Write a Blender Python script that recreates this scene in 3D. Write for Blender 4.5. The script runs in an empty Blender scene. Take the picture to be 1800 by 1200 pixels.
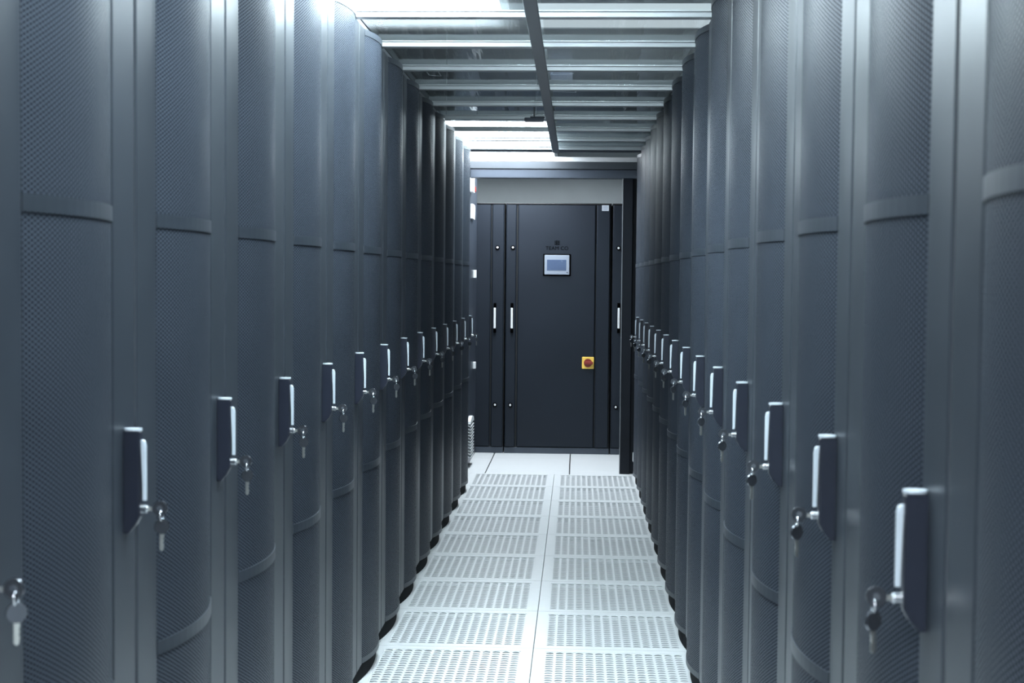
import bpy, bmesh, math, random
from mathutils import Matrix, Vector
random.seed(4)
S = bpy.context.scene
C = S.collection

# ---------------------------------------------------------------- camera
F_PX = 2508.5
YAW, PITCH, ROLL, CAM_H = 0.0456, 0.0440, 0.0092, 1.3874
cam = bpy.data.cameras.new('camera')
cam.sensor_fit = 'HORIZONTAL'
cam.sensor_width = 36.0
cam.lens = 36.0 * F_PX / 1800.0
cam.clip_start = 0.05
cam.clip_end = 60
cam.dof.use_dof = True
cam.dof.focus_distance = 7.5
cam.dof.aperture_fstop = 8.0
co = bpy.data.objects.new('camera', cam)
C.objects.link(co)
co.matrix_world = (Matrix.Translation((0, 0, CAM_H)) @ Matrix.Rotation(YAW, 4, 'Z')
                   @ Matrix.Rotation(math.pi / 2 - PITCH, 4, 'X') @ Matrix.Rotation(ROLL, 4, 'Z'))
S.camera = co

# ---------------------------------------------------------------- world, exposure
w = bpy.data.worlds.new('world')
S.world = w
w.use_nodes = True
w.node_tree.nodes['Background'].inputs[0].default_value = (0.55, 0.68, 0.8, 1)
w.node_tree.nodes['Background'].inputs[1].default_value = 0.05
S.view_settings.view_transform = 'Standard'
S.view_settings.look = 'None'
S.view_settings.gamma = 1.0
S.view_settings.use_curve_mapping = False
S.view_settings.exposure = 0.0
LAMP_COL = (0.85, 0.93, 1.0)
# lamps and one added glow panel above the aisle: centre x, centre y, z of the diffuser, size x, size y, strength
LAMPS = [
    ('bright low light box over the left half of the aisle roof nearest the camera', -0.56, 4.20, 2.32, 0.62, 1.75, 52.0),
    ('added dim glow panel high above the right half of the aisle roof', 0.25, 7.95, 2.84, 1.1, 0.8, 1.0),  # glow panel added to pale the right half of the roof, no real lamp
    ('long ceiling light high above the middle of the clear aisle roof', 0.10, 5.4, 2.84, 0.7, 1.6, 9.0),
    ('ceiling light high above the nearest racks in front of the camera', -0.0, 2.3, 2.84, 0.9, 1.2, 62.0),
    ('ceiling light behind the camera over the aisle entrance', -0.15, -0.6, 2.84, 0.9, 1.2, 52.0),
    ('low glowing light box over the far left end of the aisle roof', -0.53, 9.90, 2.315, 0.74, 3.0, 27.0),
]

# ---------------------------------------------------------------- materials
def nodemat(name):
    m = bpy.data.materials.new(name)
    m.use_nodes = True
    nt = m.node_tree
    return m, nt, nt.nodes['Principled BSDF']

def paint(name, col, rough=0.4, metal=0.0, spec=0.5, mottle=0.12, scale=6.0, bump=0.0, rvar=0.08):
    m, nt, b = nodemat(name)
    b.inputs['Metallic'].default_value = metal
    b.inputs['Specular IOR Level'].default_value = spec
    tc = nt.nodes.new('ShaderNodeTexCoord')
    n = nt.nodes.new('ShaderNodeTexNoise')
    n.inputs['Scale'].default_value = scale
    n.inputs['Detail'].default_value = 5
    nt.links.new(tc.outputs['Object'], n.inputs['Vector'])
    r = nt.nodes.new('ShaderNodeValToRGB')
    r.color_ramp.elements[0].position = 0.3
    r.color_ramp.elements[1].position = 0.7
    r.color_ramp.elements[0].color = tuple(c * (1 - mottle) for c in col) + (1,)
    r.color_ramp.elements[1].color = tuple(min(1, c * (1 + mottle)) for c in col) + (1,)
    nt.links.new(n.outputs['Fac'], r.inputs['Fac'])
    nt.links.new(r.outputs['Color'], b.inputs['Base Color'])
    mr = nt.nodes.new('ShaderNodeMapRange')
    mr.inputs['To Min'].default_value = max(0.02, rough - rvar)
    mr.inputs['To Max'].default_value = rough + rvar
    nt.links.new(n.outputs['Fac'], mr.inputs['Value'])
    nt.links.new(mr.outputs['Result'], b.inputs['Roughness'])
    if bump:
        n2 = nt.nodes.new('ShaderNodeTexNoise')
        n2.inputs['Scale'].default_value = 220
        nt.links.new(tc.outputs['Object'], n2.inputs['Vector'])
        bp = nt.nodes.new('ShaderNodeBump')
        bp.inputs['Strength'].default_value = bump
        bp.inputs['Distance'].default_value = 0.001
        nt.links.new(n2.outputs['Fac'], bp.inputs['Height'])
        nt.links.new(bp.outputs['Normal'], b.inputs['Normal'])
    return m

M = {}
M['rack'] = paint('rack_paint', (0.023, 0.029, 0.038), 0.39, spec=0.68, scale=3)
M['body'] = paint('cabinet_black', (0.003, 0.004, 0.006), 0.75, spec=0.1)
M['unit'] = paint('cooling_unit_paint', (0.009, 0.013, 0.020), 0.5, spec=0.2, scale=2, mottle=0.1)
M['unit_dark'] = paint('groove_black', (0.003, 0.004, 0.006), 0.6)
M['post'] = paint('post_dark', (0.005, 0.007, 0.012), 0.5, spec=0.25)
M['keyhead'] = paint('key_head_dark', (0.12, 0.13, 0.15), 0.2, metal=0.8)
M['handle'] = paint('handle_black', (0.012, 0.015, 0.026), 0.32)
M['lever'] = paint('lever_grey', (0.62, 0.68, 0.74), 0.3, metal=0.3, mottle=0.03)
M['chrome'] = paint('chrome', (0.75, 0.77, 0.8), 0.18, metal=1.0, mottle=0.02)
M['key'] = paint('key_steel', (0.55, 0.55, 0.52), 0.3, metal=0.9, mottle=0.05)
M['floor'] = paint('tile_laminate', (0.61, 0.625, 0.635), 0.35, mottle=0.03, scale=30)
M['pan'] = paint('damper_grey', (0.29, 0.305, 0.32), 0.5, mottle=0.1)
M['alu'] = paint('aluminium', (0.40, 0.425, 0.44), 0.35, metal=0.4, mottle=0.06, scale=9)
M['alu_dark'] = paint('centre_beam_grey', (0.17, 0.185, 0.20), 0.42, metal=0.3)
M['steel'] = paint('portal_steel', (0.045, 0.056, 0.075), 0.33, metal=0.3, scale=4)
M['white'] = paint('white_plastic', (0.62, 0.64, 0.65), 0.4, mottle=0.02)
M['rail'] = paint('rail_steel', (0.045, 0.054, 0.064), 0.4, metal=0.2)
M['label'] = paint('label_white', (0.42, 0.45, 0.5), 0.5, mottle=0.02)
M['cream'] = paint('wall_cream', (0.78, 0.85, 0.87), 0.7, mottle=0.03)
M['roomceil'] = paint('room_ceiling_grey', (0.16, 0.18, 0.19), 0.7, mottle=0.25, scale=1.5)
M['seam'] = paint('seam_dark', (0.02, 0.022, 0.025), 0.6)
M['yellow'] = paint('switch_yellow', (0.75, 0.50, 0.09), 0.4, mottle=0.03)
M['red'] = paint('switch_red', (0.20, 0.02, 0.015), 0.35, mottle=0.03)
M['tape'] = paint('clear_tape', (0.7, 0.74, 0.76), 0.3, mottle=0.1)
M['bezel'] = paint('screen_bezel', (0.20, 0.23, 0.28), 0.4, mottle=0.03)
M['ink'] = paint('print_black', (0.001, 0.001, 0.0012), 0.9, spec=0.0)

def mesh_material():
    """perforated steel: staggered small holes, dark inside, paint between"""
    m, nt, b = nodemat('perforated_steel')
    N, L = nt.nodes, nt.links
    tc = N.new('ShaderNodeTexCoord')
    sp = N.new('ShaderNodeSeparateXYZ')
    L.new(tc.outputs['Object'], sp.inputs[0])
    P = 0.0075
    def mt(op, a, bb=None, c=None):
        n = N.new('ShaderNodeMath'); n.operation = op
        for i, v in enumerate((a, bb, c)):
            if v is None: continue
            if isinstance(v, (int, float)): n.inputs[i].default_value = v
            else: L.new(v, n.inputs[i])
        return n.outputs[0]
    u = mt('DIVIDE', sp.outputs['Y'], P * 0.866)
    v = mt('DIVIDE', sp.outputs['Z'], P)
    cu = mt('FLOOR', u)
    fu = mt('SUBTRACT', mt('FRACT', u), 0.5)
    odd = mt('MULTIPLY', mt('MODULO', mt('ABSOLUTE', cu), 2.0), 0.5)
    fv = mt('SUBTRACT', mt('FRACT', mt('ADD', v, odd)), 0.5)
    du = mt('MULTIPLY', fu, 0.866)
    d = mt('SQRT', mt('ADD', mt('MULTIPLY', du, du), mt('MULTIPLY', fv, fv)))
    hole = N.new('ShaderNodeMapRange')
    hole.inputs['From Min'].default_value = 0.33
    hole.inputs['From Max'].default_value = 0.44
    hole.inputs['To Min'].default_value = 1.0
    hole.inputs['To Max'].default_value = 0.0
    L.new(d, hole.inputs['Value'])
    ns = N.new('ShaderNodeTexNoise'); ns.inputs['Scale'].default_value = 2.2; ns.inputs['Detail'].default_value = 4
    L.new(tc.outputs['Object'], ns.inputs['Vector'])
    rp = N.new('ShaderNodeValToRGB')
    rp.color_ramp.elements[0].position = 0.3; rp.color_ramp.elements[1].position = 0.75
    rp.color_ramp.elements[0].color = (0.040, 0.050, 0.066, 1)
    rp.color_ramp.elements[1].color = (0.060, 0.073, 0.095, 1)
    L.new(ns.outputs['Fac'], rp.inputs['Fac'])
    L.new(rp.outputs['Color'], b.inputs['Base Color'])
    b.inputs['Roughness'].default_value = 0.42
    b.inputs['Specular IOR Level'].default_value = 0.75
    dk = N.new('ShaderNodeBsdfDiffuse'); dk.inputs['Color'].default_value = (0.010, 0.012, 0.017, 1)
    mx = N.new('ShaderNodeMixShader')
    L.new(hole.outputs['Result'], mx.inputs['Fac'])
    L.new(b.outputs[0], mx.inputs[1]); L.new(dk.outputs[0], mx.inputs[2])
    L.new(mx.outputs[0], N['Material Output'].inputs['Surface'])
    return m
M['mesh'] = mesh_material()

def glass_material():
    m = bpy.data.materials.new('clear_roof_panel'); m.use_nodes = True
    nt = m.node_tree; N, L = nt.nodes, nt.links
    N.remove(N['Principled BSDF'])
    tc = N.new('ShaderNodeTexCoord')
    mp = N.new('ShaderNodeMapping'); mp.inputs['Scale'].default_value = (9, 0.6, 1)
    L.new(tc.outputs['Object'], mp.inputs['Vector'])
    n = N.new('ShaderNodeTexNoise'); n.inputs['Scale'].default_value = 1.6; n.inputs['Detail'].default_value = 3
    L.new(mp.outputs[0], n.inputs['Vector'])
    bp = N.new('ShaderNodeBump'); bp.inputs['Strength'].default_value = 0.25; bp.inputs['Distance'].default_value = 0.01
    L.new(n.outputs['Fac'], bp.inputs['Height'])
    fr = N.new('ShaderNodeFresnel'); fr.inputs['IOR'].default_value = 1.45
    tr = N.new('ShaderNodeBsdfTransparent'); tr.inputs['Color'].default_value = (0.86, 0.90, 0.90, 1)
    gl = N.new('ShaderNodeBsdfGlossy'); gl.inputs['Roughness'].default_value = 0.08
    gl.inputs['Color'].default_value = (0.9, 0.95, 0.97, 1)
    L.new(bp.outputs[0], gl.inputs['Normal'])
    ge = N.new('ShaderNodeNewGeometry')
    inv = N.new('ShaderNodeMath'); inv.operation = 'SUBTRACT'; inv.inputs[0].default_value = 1.0
    L.new(ge.outputs['Backfacing'], inv.inputs[1])
    ff = N.new('ShaderNodeMath'); ff.operation = 'MULTIPLY'
    L.new(fr.outputs[0], ff.inputs[0]); L.new(inv.outputs[0], ff.inputs[1])
    m1 = N.new('ShaderNodeMixShader')
    L.new(ff.outputs[0], m1.inputs['Fac']); L.new(tr.outputs[0], m1.inputs[1]); L.new(gl.outputs[0], m1.inputs[2])
    df = N.new('ShaderNodeBsdfTranslucent'); df.inputs['Color'].default_value = (0.75, 0.82, 0.84, 1)
    m2 = N.new('ShaderNodeMixShader'); m2.inputs['Fac'].default_value = 0.02
    L.new(m1.outputs[0], m2.inputs[1]); L.new(df.outputs[0], m2.inputs[2])
    L.new(m2.outputs[0], N['Material Output'].inputs['Surface'])
    return m
M['glass'] = glass_material()

def emit(name, strength, col=LAMP_COL):
    m = bpy.data.materials.new(name); m.use_nodes = True
    nt = m.node_tree
    nt.nodes.remove(nt.nodes['Principled BSDF'])
    e = nt.nodes.new('ShaderNodeEmission')
    e.inputs[0].default_value = col + (1,); e.inputs[1].default_value = strength
    nt.links.new(e.outputs[0], nt.nodes['Material Output'].inputs['Surface'])
    return m
M['screen'] = paint('lcd', (0.045, 0.07, 0.13), 0.25, mottle=0.08, scale=12)

# ---------------------------------------------------------------- helpers
def obj(name, bm, mat, parent=None, smooth=False, autosmooth=None):
    bmesh.ops.recalc_face_normals(bm, faces=bm.faces)
    me = bpy.data.meshes.new(name)
    bm.to_mesh(me); bm.free()
    me.materials.append(M[mat] if isinstance(mat, str) else mat)
    if smooth:
        for p in me.polygons: p.use_smooth = True
        if autosmooth: me.set_sharp_from_angle(angle=autosmooth)
    o = bpy.data.objects.new(name, me)
    C.objects.link(o)
    if parent: o.parent = parent
    return o

def box(bm, x0, x1, y0, y1, z0, z1, bev=0.0, seg=1):
    r = bmesh.ops.create_cube(bm, size=1)
    vs = r['verts']
    bmesh.ops.scale(bm, vec=(x1 - x0, y1 - y0, z1 - z0), verts=vs)
    bmesh.ops.translate(bm, vec=((x0 + x1) / 2, (y0 + y1) / 2, (z0 + z1) / 2), verts=vs)
    if bev:
        es = list({e for v in vs for e in v.link_edges})
        bmesh.ops.bevel(bm, geom=es, offset=bev, segments=seg, affect='EDGES', profile=0.6)
    return vs

def cyl(bm, p, r, length, axis='X', seg=16, r2=None):
    rot = {'X': Matrix.Rotation(math.pi / 2, 4, 'Y'), 'Y': Matrix.Rotation(math.pi / 2, 4, 'X'), 'Z': Matrix.Identity(4)}[axis]
    bmesh.ops.create_cone(bm, cap_ends=True, segments=seg, radius1=r, radius2=r if r2 is None else r2,
                          depth=length, matrix=Matrix.Translation(p) @ rot)

def prism(bm, pts, a0, a1, plane='XY'):
    """extrude polygon pts (2D) between a0 and a1 along the third axis"""
    def P(u, v, a):
        return {'XY': (u, v, a), 'XZ': (u, a, v), 'YZ': (a, u, v)}[plane]
    n = len(pts)
    A = [bm.verts.new(P(u, v, a0)) for u, v in pts]
    B = [bm.verts.new(P(u, v, a1)) for u, v in pts]
    for i in range(n):
        bm.faces.new((A[i], A[(i + 1) % n], B[(i + 1) % n], B[i]))
    bm.faces.new(A[::-1]); bm.faces.new(B)

def torus(bm, c, R, r, plane='XZ', n=18, m=8):
    V = []
    for i in range(n):
        a = 2 * math.pi * i / n; ring = []
        for j in range(m):
            b = 2 * math.pi * j / m
            q = R + r * math.cos(b); h = r * math.sin(b)
            u, v = q * math.cos(a), q * math.sin(a)
            d = {'XZ': (u, h, v), 'YZ': (h, u, v), 'XY': (u, v, h)}[plane]
            ring.append(bm.verts.new((c[0] + d[0], c[1] + d[1], c[2] + d[2])))
        V.append(ring)
    for i in range(n):
        for j in range(m):
            bm.faces.new((V[i][j], V[(i + 1) % n][j], V[(i + 1) % n][(j + 1) % m], V[i][(j + 1) % m]))

def thing(name, label, cat, loc=(0, 0, 0), rz=0, group=None):
    o = bpy.data.objects.new(name, None)
    o.empty_display_size = 0.1
    C.objects.link(o); o.location = loc; o.rotation_euler = (0, 0, rz)
    tag(o, label, cat, group)
    return o

def tag(o, label, cat, group=None):
    o['label'] = label; o['category'] = cat; o['kind'] = 'thing'
    if group: o['group'] = group
    return o

def struct(name, bm, mat):
    o = obj(name, bm, mat); o['kind'] = 'structure'; return o

def kids(o, cache={}):
    return list(o.children)

def dup(root, loc, rz, label, group=None):
    r = root.copy(); C.objects.link(r); r.location = loc; r.rotation_euler = (0, 0, rz)
    r['label'] = label
    if group: r['group'] = group
    for ch in TREE[root.name]:
        c = ch[0].copy(); C.objects.link(c); c.parent = r
        for g in ch[1]:
            d = g.copy(); C.objects.link(d); d.parent = c
    return r
TREE = {}
def remember(root):
    TREE[root.name] = [(c, list(c.children)) for c in root.children]

ORD = ['first', 'second', 'third', 'fourth', 'fifth', 'sixth', 'seventh', 'eighth', 'ninth', 'tenth',
       'eleventh', 'twelfth', 'thirteenth', 'fourteenth', 'fifteenth', 'sixteenth', 'seventeenth', 'eighteenth']

# ---------------------------------------------------------------- the room
XL, XR = -0.730, 0.420          # faces of the rack doors, left and right
XC = -0.151                     # middle of the aisle floor and roof
END = 9.547                     # far end of the roof
END_L, END_R = 9.530, 10.025    # far ends of the rack rows
PORT = 10.17                    # near face of the doorway frame
UNIT = 11.3                     # front of the cooling units
ROW_NEAR = 3.51                 # nearest edge of the perforated tiles built one by one
PERF_END = 10.11

bm = bmesh.new()
box(bm, -3.2, XC - 0.6005, -2.6, 10.11, -0.12, 0)
box(bm, XC + 0.6005, 3.0, -2.6, 10.11, -0.12, 0)
box(bm, XC - 0.6005, XC + 0.6005, -2.6, ROW_NEAR, -0.12, 0)
box(bm, -3.2, -1.27, 10.11, 11.53, -0.12, 0)
box(bm, 1.19, 3.0, 10.11, 11.53, -0.12, 0)
box(bm, -3.2, 3.0, 11.53, 12.7, -0.12, 0)
box(bm, -3.2, 3.0, -2.6, 12.7, -0.16, -0.12)
struct('floor', bm, 'floor')
bm = bmesh.new(); box(bm, -3.2, 3.0, -2.6, 12.7, 2.87, 2.97); struct('ceiling', bm, 'roomceil')
bm = bmesh.new(); box(bm, -3.3, -3.2, -2.6, 12.7, -0.12, 2.97); struct('wall_left', bm, 'cream')
bm = bmesh.new(); box(bm, 3.0, 3.1, -2.6, 12.7, -0.12, 2.97); struct('wall_right', bm, 'cream')
bm = bmesh.new(); box(bm, -3.3, 3.1, 12.7, 12.8, -0.12, 2.97); struct('wall_far', bm, 'cream')
bm = bmesh.new(); box(bm, -3.3, 3.1, -2.7, -2.6, -0.12, 2.97); struct('wall_near', bm, 'cream')

# ---------------------------------------------------------------- perforated floor tiles
def make_tile():
    t = thing('perforated_floor_tile', 'x', 'floor tile')
    H = 0.2985; B = 0.255; T = 0.028; z0 = 0.0
    bm = bmesh.new()
    for (a, b, c, d) in ((-H, H, -H, -B), (-H, H, B, H), (-H, -B, -B, B), (B, H, -B, B)):
        vs = box(bm, a, b, c, d, -T, z0)
    bmesh.ops.remove_doubles(bm, verts=bm.verts, dist=1e-5)
    obj('tile_frame', bm, 'floor', t)
    # grille: columns of curved slots cut through a thin plate
    bm = bmesh.new()
    nx, ny = 14, 17
    cw, ch = 2 * B / nx, 2 * B / ny
    zt, zb = -0.002, -0.0028
    K = 12
    for i in range(nx):
        for j in range(ny):
            cx, cy = -B + (i + 0.5) * cw, -B + (j + 0.5) * ch
            sh = 0.0
            out, inn, innb = [], [], []
            for k in range(K):
                a = 2 * math.pi * (k + 0.5) / K
                ca, sa = math.cos(a), math.sin(a)
                s = 1 / max(abs(ca), abs(sa))
                out.append(bm.verts.new((cx + ca * s * cw / 2, cy + sa * s * ch / 2, zt)))
                hx = ca * cw * 0.41; hy = sa * ch * 0.33 - (hx / (cw * 0.41)) ** 2 * ch * 0.22 + ch * 0.09
                inn.append(bm.verts.new((cx + hx, cy + hy, zt)))
                innb.append(bm.verts.new((cx + hx, cy + hy, zb)))
            for k in range(K):
                q = (k + 1) % K
                bm.faces.new((out[k], out[q], inn[q], inn[k]))
                bm.faces.new((inn[k], inn[q], innb[q], innb[k]))
    me = bpy.data.meshes.new('grille'); bm.to_mesh(me); bm.free(); me.materials.append(M['floor'])
    g = bpy.data.objects.new('grille', me); C.objects.link(g); g.parent = t
    bm = bmesh.new(); box(bm, -B, B, -B, B, -T, -0.020); obj('damper_pan', bm, 'pan', t)
    return t

tile0 = make_tile(); remember(tile0)
n = 0
for k in range(11):
    yc = PERF_END - 0.6 * k - 0.3
    for s, side in ((-1, 'left'), (1, 'right')):
        lab = 'white perforated floor tile in the %s column of the aisle, %s from the doorway end' % (side, ORD[k])
        if k == 0: lab = 'white perforated floor tile in the %s column, touching the plain tiles at the doorway' % side
        loc = (XC + s * 0.3, yc, 0)
        if n == 0:
            tile0.location = loc; tile0['label'] = lab; tile0['group'] = 'perforated floor tiles down the aisle'
        else:
            dup(tile0, loc, 0, lab, 'perforated floor tiles down the aisle')
        n += 1

# ledges that carry the tiles
bm = bmesh.new()
for x in (XC - 0.588, XC, XC + 0.588):
    w2 = 0.012 if x != XC else 0.02
    box(bm, x - w2, x + w2, ROW_NEAR, PERF_END, -0.12, -0.0285)
struct('trim_1', bm, 'pan')
bm = bmesh.new(); box(bm, -1.27, 1.19, 10.11, 11.53, -0.12, -0.0305); struct('trim_2', bm, 'seam')

# plain tiles at the doorway
xs = [-1.2465, -0.645, -0.044, 0.557, 1.158]
ys = [10.11, 10.29, 10.91, 11.525]
rowname = ['cut narrow', 'middle', 'back']
colname = ['far left behind the rack row', 'left of the long dark seam', 'in the centre', 'at the right']
for j in range(3):
    for i in range(4):
        bm = bmesh.new()
        gx = 0.004
        box(bm, xs[i] + gx, xs[i + 1] - gx, ys[j] + 0.0012, ys[j + 1] - 0.0012, -0.03, 0, 0.0008)
        o = obj('plain_floor_tile', bm, 'floor')
        where = ['beside the left vent', 'left of the centre seam, below the middle cooling unit handle', 'right of the centre seam, in front of the control screen unit', 'at the foot of the right door post'][i]
        size = ['narrow white floor tile', 'white floor tile', 'white floor tile'][j]
        dist = ['at the perforated tiles', 'in the doorway', 'reaching the cooling units'][j]
        tag(o, '%s %s, %s' % (size, dist, where.split(',')[0]), 'floor tile', 'plain floor tiles in the doorway')

# ---------------------------------------------------------------- racks
RH = 2.232
def arc_pts(y0, y1, sag, n=14):
    """bulging line from (0,y0) to (0,y1), x outwards"""
    hw = (y1 - y0) / 2; R = (hw * hw + sag * sag) / (2 * sag); c = (y0 + y1) / 2
    a = math.asin(hw / R)
    return [(R * math.cos(t) - (R - sag), c + R * math.sin(t)) for t in [-a + 2 * a * i / n for i in range(n + 1)]]

SAG = 0.028
DZ = 0.055
def make_rack(hy):
    t = thing('server_rack', 'x', 'server rack')
    y0, y1 = 0.118, 0.482
    bm = bmesh.new()
    box(bm, -1.02, -0.022, 0.001, 0.599, 0.0, RH, 0.002)
    obj('cabinet', bm, 'body', t)
    bm = bmesh.new()
    prism(bm, [(-0.0225, 0.02)] + [(x - 0.019, y) for x, y in arc_pts(0.02, 0.58, 0.030)] + [(-0.0225, 0.58)], 0.0, DZ - 0.002)
    obj('kick_plate', bm, 'body', t)
    # door frame: two uprights with rolled edges, top and bottom rails
    bm = bmesh.new()
    up = [(-0.02, 0.003), (-0.006, 0.003), (-0.0015, 0.005), (0, 0.009), (0, y0 - 0.006), (-0.001, y0 - 0.001), (-0.02, y0 - 0.001)]
    prism(bm, up, DZ, RH - 0.005)
    prism(bm, [(x, 0.6 - y) for x, y in up], DZ, RH - 0.005)
    A = arc_pts(y0, y1, SAG)
    for z0, z1 in ((DZ, 0.074), (RH - 0.025, RH - 0.005)):
        prism(bm, [(-0.02, y0)] + [(x + 0.0005, y) for x, y in A] + [(-0.02, y1)], z0, z1)
    d = obj('door', bm, 'rack', t)
    bands = [(0.074, 0.721), (0.745, 1.470), (1.494, RH - 0.025)]
    for z0, z1 in bands:
        bm = bmesh.new()
        P = [(x - 0.0015, y) for x, y in A]; Q = [(x - 0.004, y) for x, y in A]
        n = len(P)
        rows = []
        for pts in (P, Q):
            for z in (z0, z1):
                rows.append([bm.verts.new((x, y, z)) for x, y in pts])
        a, b, c, e = rows
        for i in range(n - 1):
            bm.faces.new((a[i], a[i + 1], b[i + 1], b[i]))
            bm.faces.new((c[i], e[i], e[i + 1], c[i + 1]))
            bm.faces.new((a[i], c[i], c[i + 1], a[i + 1]))
            bm.faces.new((b[i], b[i + 1], e[i + 1], e[i]))
        bm.faces.new((a[0], b[0], e[0], c[0])); bm.faces.new((a[-1], c[-1], e[-1], b[-1]))
        obj('mesh_panel', bm, 'mesh', d, smooth=True, autosmooth=0.8)
    for zc in (0.733, 1.482):
        bm = bmesh.new()
        pts = [(x + 0.0008, y) for x, y in A] + [(x - 0.006, y) for x, y in A[::-1]]
        prism(bm, pts, zc - 0.012, zc + 0.012)
        obj('crossbar', bm, 'rack', d)
    # swing handle
    bm = bmesh.new()
    prof = [(0.0, 0.981), (0.0, 1.145), (0.003, 1.147), (0.0245, 1.147), (0.027, 1.144), (0.027, 1.008), (0.020, 0.995), (0.008, 0.981)]
    prism(bm, prof, hy - 0.010, hy + 0.010, 'XZ')
    es = [e for e in bm.edges if abs(e.verts[0].co.y - e.verts[1].co.y) < 1e-6]
    bmesh.ops.bevel(bm, geom=es, offset=0.002, segments=2, affect='EDGES')
    h = obj('handle', bm, 'handle', t)
    bm = bmesh.new()
    prism(bm, [(0.0145 + 0.0145 * math.cos(a), hy + 0.0105 * math.sin(a)) for a in [math.pi * (i + 0.5) / 10 for i in range(20)]], 1.1475, 1.1510)
    obj('handle_top_highlight', bm, 'lever', h)  # pale top paints in the overhead light caught by the black housing
    bm = bmesh.new()
    sweep = [(0.0275, 1.1325), (0.0275, 1.121), (0.0300, 1.119), (0.0300, 1.034), (0.0358, 1.034), (0.0358, 1.123), (0.0340, 1.130), (0.031, 1.1325)]
    prism(bm, sweep, hy - 0.0048, hy + 0.0048, 'XZ')
    es = [e for e in bm.edges if abs(e.verts[0].co.y - e.verts[1].co.y) < 1e-6]
    bmesh.ops.bevel(bm, geom=es, offset=0.0018, segments=2, affect='EDGES')
    obj('lever', bm, 'lever', h)
    bm = bmesh.new()
    cyl(bm, (0.0325, hy, 1.020), 0.0070, 0.010, 'X', 20)
    cyl(bm, (0.0385, hy, 1.020), 0.0055, 0.002, 'X', 20)
    obj('lock_cylinder', bm, 'chrome', h, smooth=True, autosmooth=0.6)
    h.location.z = -0.011
    return t

rackL = make_rack(0.540); remember(rackL)
rackR = make_rack(0.508); remember(rackR)

def make_keys():
    """keys: origin at the lock face, x pointing out into the aisle"""
    t = thing('key_pair', 'x', 'keys')
    bm = bmesh.new(); box(bm, 0.0, 0.009, -0.0012, 0.0012, -0.003, 0.003); obj('key_blade', bm, 'key', t)
    bm = bmesh.new()
    cyl(bm, (0.018, 0, 0.001), 0.0125, 0.0035, 'Y', 24)
    obj('key_head', bm, 'keyhead', t, smooth=True, autosmooth=0.6)
    bm = bmesh.new(); torus(bm, (0.021, 0, -0.010), 0.0085, 0.0014, 'YZ'); obj('ring', bm, 'chrome', t, smooth=True)
    bm = bmesh.new(); cyl(bm, (0.018, 0, 0.0015), 0.0042, 0.0062, 'Y', 16); obj('rivet', bm, 'chrome', t, smooth=True, autosmooth=0.6)
    bm = bmesh.new()
    cyl(bm, (0.021, 0, -0.028), 0.0125, 0.0035, 'Y', 24)
    bmesh.ops.rotate(bm, cent=(0.021, 0, -0.028), matrix=Matrix.Rotation(0.6, 3, 'Z'), verts=bm.verts)
    hk = obj('hanging_key_head', bm, 'keyhead', t, smooth=True, autosmooth=0.6)
    bm = bmesh.new()
    prism(bm, [(0.0175, -0.040), (0.0245, -0.040), (0.0245, -0.046), (0.023, -0.048), (0.0245, -0.051), (0.023, -0.054), (0.0245, -0.058), (0.0235, -0.066), (0.020, -0.068), (0.0175, -0.065)], -0.0012, 0.0012, 'XZ')
    bmesh.ops.rotate(bm, cent=(0.021, 0, -0.028), matrix=Matrix.Rotation(0.6, 3, 'Z'), verts=bm.verts)
    obj('hanging_key_blade', bm, 'key', hk)
    return t
key0 = make_keys(); remember(key0)

first = {'L': True, 'R': True}; fk = True
def ordlab(i, n):
    if i == 0: return 'nearest the camera'
    if i == n - 1: return 'farthest from the camera'
    return '%s from the camera' % ORD[i]
def place_rack(side, y, i, n):
    global fk
    sn = 'left' if side == 'L' else 'right'
    lab = 'dark grey server rack with bulging mesh door, %s row, %s' % (sn, ordlab(i, n))
    src = rackL if side == 'L' else rackR
    loc, rz = ((XL, y, 0), 0) if side == 'L' else ((XR, y + 0.6, 0), math.pi)
    if first[side]:
        src.location = loc; src.rotation_euler = (0, 0, rz); src['label'] = lab
        src['group'] = 'server racks in the %s row' % sn; first[side] = False
    else:
        dup(src, loc, rz, lab, 'server racks in the %s row' % sn)
    hyw = y + 0.540 if side == 'L' else y + 0.092
    if hyw < 1.4: return
    kl = 'key pair hanging in the door lock of the %s row rack %s' % (sn, ordlab(i, n))
    sx = 1 if side == 'L' else -1
    kloc = ((XL if sx > 0 else XR) + sx * 0.0397, hyw, 1.009)
    if fk:
        key0.location = kloc; key0.rotation_euler = (0, 0, rz); key0['label'] = kl
        key0['group'] = 'keys hanging in the rack locks'; fk = False
    else:
        dup(key0, kloc, rz, kl, 'keys hanging in the rack locks')
for i in range(14): place_rack('L', END_L - 0.6 * (14 - i), i, 14)
for i in range(15): place_rack('R', END_R - 0.6 * (15 - i), i, 15)

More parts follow.
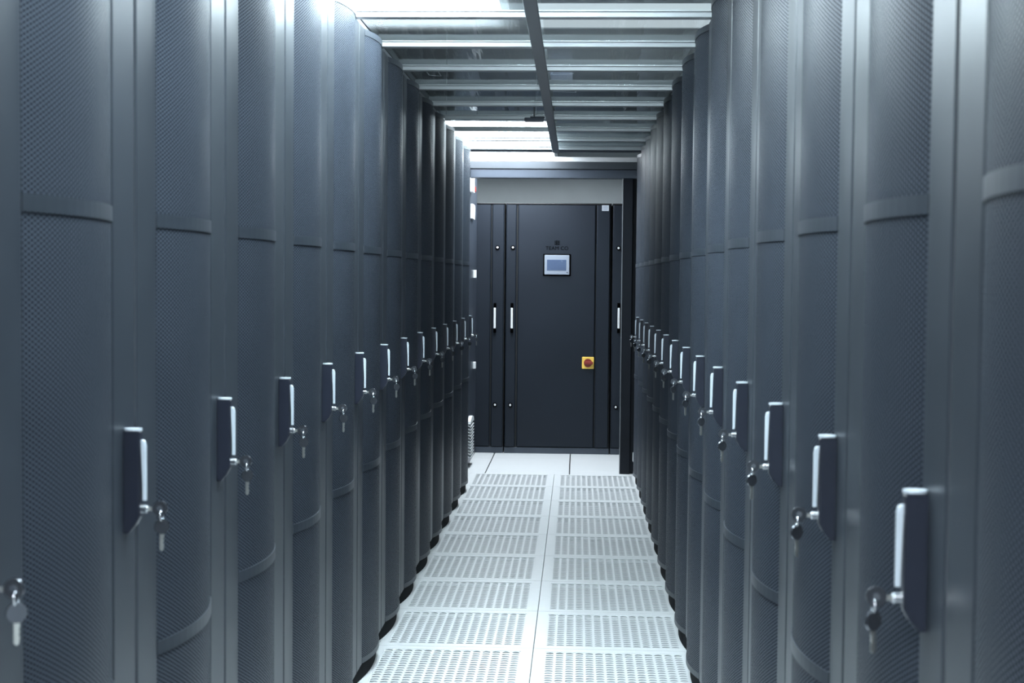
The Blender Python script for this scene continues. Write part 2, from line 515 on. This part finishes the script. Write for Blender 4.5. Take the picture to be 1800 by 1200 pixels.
# ---------------------------------------------------------------- clear roof over the aisle
ZR = 2.235
roof = thing('ceiling_grid', 'aluminium grid of crossbars carrying the clear roof panels over the aisle', 'roof frame', (XC, 0, ZR))
XB = -0.155 - XC
bars = [4.747 + 0.6 * k for k in range(-7, 9)]
for yb in bars:
    bm = bmesh.new()
    # upside-down channel: bottom plate and front lip
    box(bm, -0.60, 0.60, yb - 0.022, yb + 0.022, 0.010, 0.028, 0.0015)
    box(bm, -0.60, 0.60, yb - 0.030, yb + 0.030, 0.028, 0.032)
    obj('crossbar', bm, 'alu', roof)
bm = bmesh.new(); box(bm, XB - 0.022, XB + 0.022, bars[0] - 0.02, bars[-1] + 0.02, -0.010, 0.0035, 0.002)
obj('centre_beam', bm, 'alu_dark', roof)
for s in (-1, 1):
    bm = bmesh.new(); box(bm, s * 0.613 - 0.012, s * 0.613 + 0.012, bars[0] - 0.02, bars[-1] + 0.025, 0.0, 0.032, 0.002)
    obj('side_rail', bm, 'alu_dark', roof)
bm = bmesh.new(); box(bm, -0.60, 0.60, END + 0.035, END + 0.075, 0.0, 0.045, 0.002); obj('end_rail', bm, 'steel', roof)

for k in range(15):
    ya, yb = bars[k], bars[k + 1]
    m = 14 - k
    for s, side in ((-1, 'left'), (1, 'right')):
        x0, x1 = (XC - 0.598, XC + XB - 0.002) if s < 0 else (XC + XB + 0.002, XC + 0.598)
        bm = bmesh.new(); box(bm, x0, x1, ya + 0.003, yb - 0.003, ZR + 0.033, ZR + 0.038)
        lab = 'clear roof panel in the %s column, %s from the doorway end' % (side, ORD[m])
        o = obj('clear_plastic_sheet', bm, 'glass'); tag(o, lab, 'roof panel', 'clear roof panels over the aisle')
        def strip(pts, wd=0.007):
            b2 = bmesh.new()
            for (xa, yA), (xb, yB) in zip(pts, pts[1:]):
                dx, dy = xb - xa, yB - yA; l = math.hypot(dx, dy) or 1
                px, py = -dy / l * wd / 2, dx / l * wd / 2
                prism(b2, [(xa + px, yA + py), (xb + px, yB + py), (xb - px, yB - py), (xa - px, yA - py)], ZR + 0.0384, ZR + 0.0392)
            obj('tape', b2, 'tape', o)
        if side == 'right' and ya < 6.0 < yb:
            strip([(-0.125, 6.24), (-0.03, 6.22), (-0.015, 6.02), (-0.115, 6.10), (-0.125, 6.24)])
        if side == 'right' and ya < 6.65 < yb:
            strip([(-0.125, 6.60), (-0.02, 6.62), (-0.02, 6.84), (-0.125, 6.80), (-0.125, 6.60)])
        if side == 'left' and ya < 6.2 < yb:
            strip([(-0.66, 6.02), (-0.61, 6.05), (-0.61, 6.30), (-0.66, 6.27), (-0.66, 6.02)], 0.005)
        if side == 'left' and ya < 6.6 < yb:
            strip([(-0.65, 6.56), (-0.62, 6.57), (-0.62, 6.70), (-0.65, 6.68), (-0.65, 6.56)], 0.006)

bm = bmesh.new(); prism(bm, [(-0.168, 6.1), (-0.160, 6.1), (-0.226, 7.44), (-0.234, 7.44)], ZR + 0.040, ZR + 0.048)
o = obj('cable', bm, 'alu_dark'); tag(o, 'dark cable lying on the clear roof beside the centre beam', 'cable')
# smoke sampler hanging under the roof
t = thing('smoke_detector', 'small dark box sensor hung under the roof beside the centre beam', 'sensor', (-0.236, 7.47, 2.205))
bm = bmesh.new(); box(bm, -0.05, 0.05, -0.03, 0.03, 0, 0.018, 0.004, 2); box(bm, -0.02, 0.055, -0.02, 0.02, 0.018, 0.024, 0.002); obj('housing', bm, 'steel', t)
bm = bmesh.new(); cyl(bm, (0, 0, 0.04), 0.004, 0.045, 'Z', 12); obj('stem', bm, 'alu_dark', t, smooth=True, autosmooth=0.6)

# ---------------------------------------------------------------- lamps
for lab, x, y, z, sx, sy, st in LAMPS:
    t = thing('ceiling_light', lab, 'ceiling light', (x, y, z))
    bm = bmesh.new()
    hx, hy, T = sx / 2, sy / 2, 0.025
    for (a, b, c, d) in ((-hx, hx, -hy, -hy + T), (-hx, hx, hy - T, hy), (-hx, -hx + T, -hy + T, hy - T), (hx - T, hx, -hy + T, hy - T)):
        box(bm, a, b, c, d, -0.005, 0.03)
    box(bm, -hx, hx, -hy, hy, 0.012, 0.03)
    obj('light_housing', bm, 'white', t)
    bm = bmesh.new(); box(bm, -hx + T, hx - T, -hy + T, hy - T, 0.0, 0.010)
    obj('diffuser', bm, emit('diffuser_glow', st), t)
    if z < 2.6:
        for a in (-hx + 0.1, hx - 0.1):
            for b in (-hy + 0.2, hy - 0.2):
                bm = bmesh.new(); cyl(bm, (a, b, (2.87 - z + 0.03) / 2), 0.004, 2.87 - z - 0.03, 'Z', 10)
                obj('hanger_rod', bm, 'alu', t)

# ---------------------------------------------------------------- end of the aisle: doorway frame
t = thing('doorway_frame', 'dark steel doorway frame across the far end of the aisle', 'door frame', (0, PORT, 0))
bm = bmesh.new(); box(bm, -0.80, 0.56, 0.0, 0.10, 2.167, 2.218, 0.003); obj('upper_rail', bm, 'rail', t)
bm = bmesh.new(); box(bm, -0.775, 0.56, 0.012, 0.09, 2.102, 2.166, 0.004); obj('lower_rail', bm, 'steel', t)
bm = bmesh.new(); box(bm, -0.80, 0.56, 0.0, 0.06, 2.2185, 2.252, 0.002); obj('white_strip', bm, 'white', t)
bm = bmesh.new(); box(bm, 0.317, 0.385, 0.0, 0.10, 0.0, 2.1015, 0.003); obj('post', bm, 'post', t)
bm = bmesh.new(); box(bm, 0.3855, 0.56, 0.03, 0.09, 0.0, 2.1015, 0.002); obj('side_post', bm, 'post', t)
bm = bmesh.new(); box(bm, 0.310, 0.3165, -0.002, 0.02, 0.0, 2.1015, 0.001); obj('edge_strip', bm, 'alu_dark', t)  # lighter strip painted as the highlight on the post's lit side face

bm = bmesh.new()
box(bm, -0.90, -0.802, END_L + 0.002, UNIT - 0.004, 0.0, 2.20, 0.002)
struct('wall_end_left', bm, 'steel')
bm = bmesh.new()
box(bm, 0.50, 0.60, END_R + 0.002, PORT - 0.004, 0.0, 2.20, 0.002)
struct('wall_end_right', bm, 'steel')
bm = bmesh.new(); box(bm, -0.801, -0.775, END_L + 0.004, PORT - 0.003, 0.0, 2.20, 0.003)
o = obj('filler_panel', bm, 'rack'); tag(o, 'narrow grey metal filler panel between the last left rack and the doorway', 'panel')

# white louvred vent low on the left side
t = thing('wall_vent', 'white ribbed vent low on the left side wall beyond the racks', 'vent', (-0.8015, 10.50, 0.0))
bm = bmesh.new()
pts = [(-0.16, 0.07), (0.16, 0.07), (0.16, 0.33)] + [(0.16 * math.cos(a), 0.33 + 0.04 * math.sin(a)) for a in [math.pi * i / 10 for i in range(1, 10)]] + [(-0.16, 0.33)]
prism(bm, pts, 0.0, 0.010, 'YZ'); obj('vent_body', bm, 'steel', t)
bm = bmesh.new()
prism(bm, [(-0.16, 0.325)] + [(0.16, 0.325)] + [(0.16 * math.cos(a), 0.33 + 0.04 * math.sin(a)) for a in [math.pi * i / 10 for i in range(1, 10)]], 0.0101, 0.034, 'YZ'); obj('vent_hood', bm, 'white', t)
for i in range(11):
    z = 0.075 + i * 0.0225
    bm = bmesh.new(); prism(bm, [(0.0102, z + 0.010), (0.0102, z + 0.015), (0.036, z + 0.005), (0.036, z)], -0.155, 0.155, 'XZ')
    obj('louvre', bm, 'white', t)
t.location.x = -0.8015
# small things on the left side wall
def sidebox(name, y0, y1, z0, z1, th, mat, label, cat):
    bm = bmesh.new(); box(bm, -0.8018, -0.8018 + th, y0, y1, z0, z1, min(0.002, th / 3))
    o = obj(name, bm, mat); tag(o, label, cat, None); return o
sidebox('junction_box', 10.45, 10.62, 2.02, 2.13, 0.03, 'white', 'white junction box high on the left side wall beside the header beam', 'junction box')
sidebox('alarm_button', 10.64, 10.70, 2.03, 2.07, 0.035, 'red', 'small red alarm button high on the left side wall', 'button')
sidebox('control_plate', 10.60, 10.85, 1.83, 1.94, 0.018, 'white', 'white control plate on the left side wall below the red button', 'control plate')
sidebox('wall_switch', 10.95, 11.02, 1.39, 1.45, 0.02, 'white', 'small white switch on the left side wall at head height', 'switch')
sidebox('wall_socket', 10.98, 11.05, 0.69, 0.74, 0.02, 'white', 'small white socket on the left side wall at waist height', 'socket')
bm = bmesh.new(); box(bm, 0.405, 0.452, PORT + 0.0, PORT + 0.028, 0.09, 0.155, 0.003)
o = obj('floor_socket', bm, 'white'); tag(o, 'small white box low on the right post beside the last right rack', 'socket')

# ---------------------------------------------------------------- cooling units
def lock(x, z, par, y=-0.0165):
    bm = bmesh.new(); cyl(bm, (x, y - 0.004, z), 0.017, 0.008, 'Y', 20); o = obj('lock', bm, 'ink', par)
    bm = bmesh.new(); cyl(bm, (x, y - 0.012, z), 0.009, 0.010, 'Y', 16, 0.007); obj('lock_button', bm, 'white', o, smooth=True, autosmooth=0.6)
def pull(x, zc, par, y=-0.0165):
    bm = bmesh.new()
    box(bm, x - 0.011, x + 0.011, y - 0.006, y, zc - 0.118, zc + 0.118, 0.002)
    box(bm, x - 0.010, x + 0.010, y - 0.028, y - 0.006, zc + 0.075, zc + 0.115, 0.004, 2)
    box(bm, x - 0.010, x + 0.010, y - 0.028, y - 0.006, zc - 0.115, zc - 0.075, 0.004, 2)
    o = obj('handle', bm, 'ink', par)
    bm = bmesh.new(); box(bm, x - 0.0085, x + 0.0085, y - 0.034, y - 0.022, zc - 0.082, zc + 0.080, 0.003, 2); obj('grip', bm, 'white', o)

def unit(x0, x1, label, panels):
    t = thing('cooling_unit', label, 'cooling unit', (0, UNIT, 0), 0, 'cooling units across the end of the aisle')
    bm = bmesh.new(); box(bm, x0, x1, 0.02, 0.95, 0.05, 1.975, 0.002); obj('cabinet', bm, 'unit_dark', t)
    bm = bmesh.new(); box(bm, x0 + 0.001, x1 - 0.001, 0.005, 0.93, 0.0, 0.049, 0.002); obj('plinth', bm, 'steel', t)
    bm = bmesh.new(); box(bm, x0, x1, 0.0, 0.95, 1.9755, 1.985, 0.002); obj('top_cap', bm, 'unit_dark', t)
    for name, a, b, y in panels:
        bm = bmesh.new()
        c = 0.006
        prism(bm, [(a, 0.0195), (a, y + c), (a + c, y), (b - c, y), (b, y + c), (b, 0.0195)], 0.056, 1.970)
        obj(name, bm, 'unit', t)
    return t
u1 = unit(-1.16, -0.580, 'dark cooling unit at the far left, only its right edge and handle showing', [('door_panel', -1.155, -0.690, 0.0), ('edge_strip', -0.678, -0.585, -0.016)])
lock(-0.636, 1.632, u1); lock(-0.646, 0.386, u1); pull(-0.652, 1.076, u1)
u2 = unit(-0.572, 0.262, 'wide dark cooling unit in the middle with a control screen and rotary switch', [('edge_strip', -0.568, -0.488, -0.016), ('door_panel', -0.474, 0.137, -0.002), ('edge_strip', 0.147, 0.252, -0.016)])
lock(-0.514, 1.633, u2); lock(-0.524, 0.386, u2); pull(-0.517, 1.077, u2)
u3 = unit(0.270, 1.10, 'dark cooling unit at the right, mostly hidden behind the door post', [('edge_strip', 0.274, 0.372, -0.016), ('door_panel', 0.386, 1.095, 0.0)])
lock(0.318, 1.635, u3); lock(0.311, 0.380, u3); pull(0.325, 1.085, u3)
# control screen
bm = bmesh.new(); box(bm, -0.275, -0.056, -0.008, -0.002, 1.412, 1.585, 0.002); s = obj('screen_surround', bm, 'ink', u2)
bm = bmesh.new()
box(bm, -0.264, -0.067, -0.018, -0.008, 1.422, 1.576, 0.003)
s1 = obj('screen_bezel', bm, 'bezel', u2)
bm = bmesh.new(); box(bm, -0.244, -0.092, -0.0195, -0.0175, 1.455, 1.540, 0.0006); obj('display', bm, 'screen', s1)
bm = bmesh.new(); box(bm, -0.090, -0.078, -0.0195, -0.0178, 1.436, 1.441); obj('indicator', bm, 'ink', s1)
# rotary switch
bm = bmesh.new(); box(bm, 0.041, 0.135, -0.012, -0.002, 0.680, 0.774, 0.003); s2 = obj('switch_plate', bm, 'yellow', u2)
bm = bmesh.new()
cyl(bm, (0.088, -0.018, 0.727), 0.033, 0.012, 'Y', 28)
box(bm, 0.058, 0.128, -0.038, -0.024, 0.716, 0.738, 0.004, 2)
obj('switch_knob', bm, 'red', s2)
# rating plate
bm = bmesh.new(); box(bm, 0.184, 0.238, -0.0185, -0.0163, 1.926, 1.970); s3 = obj('rating_plate', bm, 'label', u2)
bm = bmesh.new()
for i in range(4):
    box(bm, 0.191, 0.231, -0.0192, -0.0186, 1.9335 + i * 0.009, 1.9375 + i * 0.009)
obj('print_lines', bm, 'bezel', s3)
# lettering above the screen
def text(body, size, x, z, y, par, name):
    cu = bpy.data.curves.new(name, 'FONT'); cu.body = body; cu.size = size; cu.align_x = 'CENTER'; cu.extrude = 0.0006
    cu.space_character = 1.05
    to = bpy.data.objects.new('tmp', cu); C.objects.link(to)
    bpy.context.view_layer.update()
    me = bpy.data.meshes.new_from_object(to.evaluated_get(bpy.context.evaluated_depsgraph_get()))
    bpy.data.objects.remove(to)
    me.transform(Matrix.Translation((x, y, z)) @ Matrix.Rotation(math.pi / 2, 4, 'X'))
    me.materials.clear(); me.materials.append(M['ink'])
    o = bpy.data.objects.new(name, me); C.objects.link(o); o.parent = par
    return o
text('TEAM CO', 0.040, -0.166, 1.617, -0.0030, u2, 'lettering')
bm = bmesh.new()
for i in range(3):
    box(bm, -0.186, -0.168, -0.0032, -0.0018, 1.658 + i * 0.012, 1.664 + i * 0.012)
    box(bm, -0.162, -0.144, -0.0032, -0.0018, 1.658 + i * 0.012, 1.664 + i * 0.012)
box(bm, -0.172, -0.167, -0.0032, -0.0018, 1.655, 1.692); box(bm, -0.163, -0.158, -0.0032, -0.0018, 1.655, 1.692)
obj('emblem', bm, 'ink', u2)
